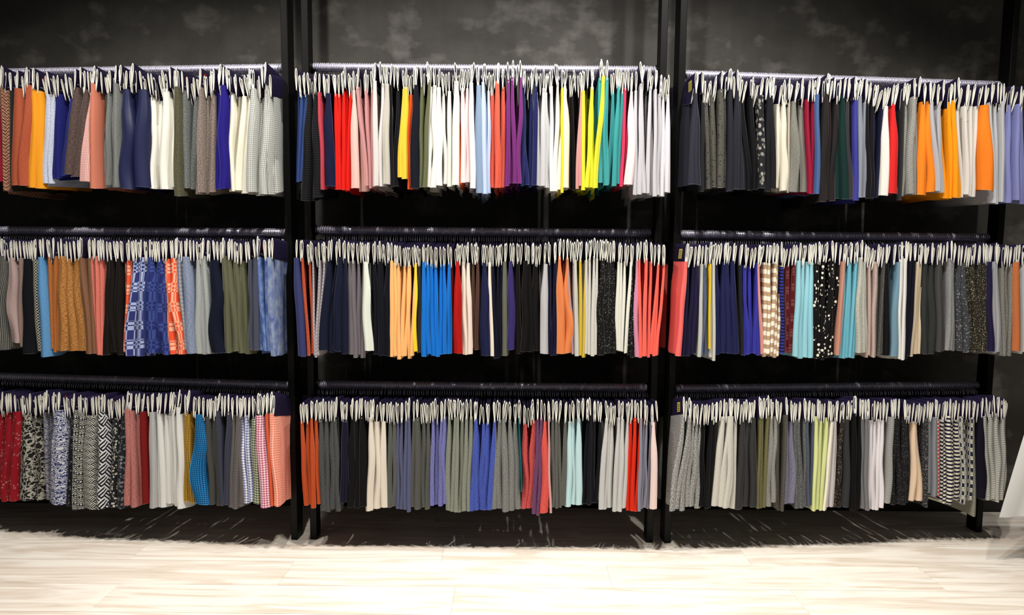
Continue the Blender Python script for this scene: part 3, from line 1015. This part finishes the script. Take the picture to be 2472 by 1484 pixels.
def add_stuff(M, v, f, mi, uv=None, sm=False):
    i0 = len(S_V)
    S_V.extend([M @ Vector(p) for p in v])
    S_F.extend([tuple(i + i0 for i in q) for q in f])
    S_M.extend(mi)
    S_SM.extend([sm] * len(f))
    S_UV.extend(uv if uv else [(0, 0)] * len(v))


def hang(b, zr, px, ytop):
    """frame of a hanger whose front loop shows its top at (px, ytop)"""
    yf = front_y(b, px)
    F = at(px, ytop, yf)
    ang = b['ang']
    s = (F.z - (zr + CARD_TOP)) / HD
    tilt = -asin(max(-0.30, min(0.30, s)))
    X = F.x - HD * sin(ang)
    Y = rail_y(b, X)
    roll = (0.055 if ang > 0.01 else -0.015 if ang < -0.01 else 0.0) + rnd.gauss(0, 0.048 if zr > 1.8 else 0.032)
    yaw = rnd.gauss(0, 0.02)
    M = Matrix.Translation((X, Y, zr + 0.0)) @ Matrix.Rotation(ang + yaw, 4, 'Z') @ Matrix.Rotation(-tilt, 4, 'X').inverted() @ Matrix.Rotation(roll, 4, 'Y')
    return M, yf, tilt


seen_labels = set()
count = 0
for (bay, row), ((xt, xb), ytop, amp, runs) in D.items():
    b = BAYS[bay]
    zr = b['z'][ROWI[row]]
    rail_word = f'{row} {bay} rail'
    side0 = {'left': 1, 'right': -1, 'middle': 0}[bay]
    prev = None
    ends = (xt, runs[-1][0])
    # slow wander of the loop tops along the rail
    ph = [rnd.uniform(0, 6.28) for _ in range(3)]
    if (bay, row) == ('right', 'top'):
        base = lambda p: 186 + (p - 1680) * 0.034
    elif (bay, row) == ('middle', 'top'):
        base = lambda p: 164 + 15 * smooth01((960 - p) / 200) + 8 * smooth01((p - 1350) / 200)
    elif (bay, row) == ('middle', 'centre'):
        base = lambda p: 588 + 6 * sin((p - 900) / 110)
    else:
        base = lambda p: ytop
    if bay == 'left':
        runs = [(xt, xb, 0, 'plain', (70, 70, 76), None, 1, 'grey', runs[0][8])] + runs  # grey samples added out of view at the left, only to shade the wall
        xt, xb = -330, -300
    for (xt1, xb1, n, pat, c1, c2, sc_, words, yb) in runs:
        mat = fabric(pat, c1, c2, sc_)
        em = edge_mat(c1)
        width = xt1 - xt
        m = max(n, int(round(width / 5.7)))
        slots = set(int(round((i + 0.5) * m / n - 0.5)) for i in range(n))
        k = -1
        for j in range(m):
            px = xt + width * (j + 0.5) / m + rnd.uniform(-0.8, 0.8)
            yt_ = base(px) + amp * (0.45 * sin(px / 17.0 + ph[0]) + 0.35 * sin(px / 43.0 + ph[1])) + rnd.gauss(0, amp * 0.55)
            M, yf, tilt = hang(b, zr, px, yt_)
            Mi = M.inverted()
            ci = rnd.choice((0, 0, 1)) if bay == 'middle' else rnd.choice((0, 1, 2))
            card_bot = (M @ Vector((0, -HD, CARD_TOP - CARD_H)))
            zt = card_bot.z + 0.012
            rear_bot = (M @ Vector((0, HD, CARD_TOP - CARD_H)))
            rise = (rear_bot.z - card_bot.z)
            pxb = xb + (xb1 - xb) * (j + 0.5) / m
            if j in slots:
                k += 1
                pxb = xb + (xb1 - xb) * (k + 0.5) / n
                ppm = FPX / (yf * cos(TH))          # pixels per metre there, near enough
                wb = (xb1 - xb) / n / ppm * (rnd.uniform(0.92, 1.05) if n == 1 else rnd.uniform(1.02, 1.24))
                wb = min(max(wb, 0.006), 0.060)
                wt = min(wb * 0.6, width / n / ppm * rnd.uniform(0.45, 0.7))
                hemy = yb + rnd.uniform(-5, 5)
                B = at(pxb, hemy, yf)
                side = side0 or rnd.choice((-1, 1))
                snap = 6.0 if min(abs(px - ends[0]), abs(px - ends[1])) < 26 else 1.5
                kind = KIND.get(pat, 'patterned')
                root = link(f'{kind}_fabric_sample', None)
                root.matrix_world = M
                if n == 1:
                    lab = f'lone {words} sample on the {rail_word}'
                    lab += f', after {prev}' if prev else ' at its beginning'
                else:
                    pos = 'leftmost' if k == 0 else 'rightmost' if k == n - 1 else ORD[k + 1] + ' from left'
                    lab = f'{pos} of {WORDS[n]} {words} samples on the {rail_word}'
                    root['group'] = f'{words} samples on the {rail_word}'
                assert lab not in seen_labels, lab
                seen_labels.add(lab)
                root['label'] = lab
                root['category'] = CAT
                link('header_card', CARDS[ci][1], root)
                link('hook', HOOK, root)
                card_x = (M @ Vector((0, -HD, CARD_TOP - CARD_H))).x
                v, f, mi, uv = swatch_geo(Mi, M, card_x, B.x, wt, wb, card_bot.y + (-0.008 if n == 1 else 0.004) + rnd.uniform(-0.005, 0.005), zt, B.z, b['ang'],
                                          side, 0.318, rise * 0.55 + rnd.uniform(-0.012, 0.012) + (TOPUP[bay] if row == 'top' else 0.0), rise, snap=snap)
                u0 = rnd.uniform(0, 0.5)
                uv = [(p + u0, q + 0.3) for p, q in uv]
                link('cloth', mesh('cloth', v, f, [mat, em], mi, uv, smooth=[x == 0 for x in mi]), root)
                if bay == 'left' or (bay == 'middle' and row == 'top' and px < 760):
                    link('printed_emblem', EMB[ci], root)
                if bay == 'right' and px < xt + 12 and prev is None:
                    st = link('yellow_sticker', STK[ci], root)
                    st['label'] = 'yellow sticker with lines of dark print'
                count += 1
            else:
                v, f, mi = CARDS[ci][2]
                add_stuff(M, v, f, mi)
                add_stuff(M, hv, hf, [2] * len(hf), sm=True)
                # plain sheet behind the turned fronts of its neighbours
                hemy = yb + rnd.uniform(-7, 4)
                B = at(pxb, hemy, yf)
                ti = smat(mat)
                vs, fs, uvs = [], [], []
                top = [M @ Vector((0, -HD + 0.020 + (2 * HD - 0.03) * q, CARD_TOP - CARD_H + 0.012)) for q in (0, .125, .25, .375, .5, .625, .75, .875, 1)]
                a1, a2 = rnd.uniform(0, 6.28), rnd.uniform(0, 6.28)
                for r_ in range(6):
                    t_ = r_ / 5
                    for q, T in zip((0, .125, .25, .375, .5, .625, .75, .875, 1), top):
                        bx = B.x + (T.x - B.x) * 0.9 * min(1.0, q * 1.5) + 0.002 * sin(a1 + 6 * q) * q
                        x_ = T.x + (bx - T.x) * smooth01(t_) + 0.0018 * sin(a2 + 5 * t_) * t_ + 0.0085 * sin(12.566 * q) * smooth01(t_ * 4)
                        zz = T.z + (B.z + (rise * 0.5 + (TOPUP[bay] if row == 'top' else 0.0)) * q - T.z) * t_
                        vs.append(Vector((x_, T.y, zz)))
                        uvs.append((q * 0.32, top[0].z - zz + 0.3))
                for r_ in range(5):
                    for q in range(8):
                        a = r_ * 9 + q
                        fs.append((a, a + 1, a + 10, a + 9))
                add_stuff(Matrix.Identity(4), vs, fs, [ti] * len(fs), uvs, sm=True)
        prev = words if n else None
        xt, xb = xt1, xb1
st = link('crowded_fabric_samples', mesh('crowded_fabric_samples', S_V, S_F, S_MATS, S_M, S_UV, smooth=S_SM))
st['kind'] = 'stuff'
st['label'] = 'further fabric samples crowded between the others on all nine rails'
st['category'] = 'fabric samples'

# ------------------------------------------------------------------ the white cloth draped over the low stand at the right edge
vs, fs, uvs = [], [], []
NR, NC = 22, 18
for r_ in range(NR + 1):
    t_ = r_ / NR
    for c_ in range(NC + 1):
        q = c_ / NC
        if t_ < 0.22:                                   # behind the rail and over it
            a = pi * (1 - t_ / 0.22)
            yy_, zz = 2.76 + (RR + 0.0025) * (cos(a) if a < pi else -1) * -1, 0.75 + (RR + 0.0025) * sin(a)
            dn = 0.0
        else:
            dn = (t_ - 0.22) / 0.78
            yy_ = 2.76 - RR - 0.0025 - 0.02 * dn - 0.012 * dn * (1 + sin(q * 21 + 1.2 * dn))
            zz = 0.75 - 0.535 * dn - 0.03 * dn * q
        x0_ = 2.150 - 0.155 * dn
        vs.append(Vector((x0_ + (0.62 + 0.06 * dn) * q, yy_, zz)))
        uvs.append((q * 0.6, t_ * 0.6))
for r_ in range(NR):
    for c_ in range(NC):
        a = r_ * (NC + 1) + c_
        fs.append((a, a + 1, a + NC + 2, a + NC + 1))
wc = link('white_cloth', mesh('white_cloth', vs, fs, [fabric('plain', (244, 244, 242))], None, uvs, smooth=True))
wc['label'] = 'white cloth hanging low at the right edge beyond the last post'
wc['category'] = 'cloth'
print('THINGS', count, 'stuff faces', len(S_F), 'mats', len(bpy.data.materials))
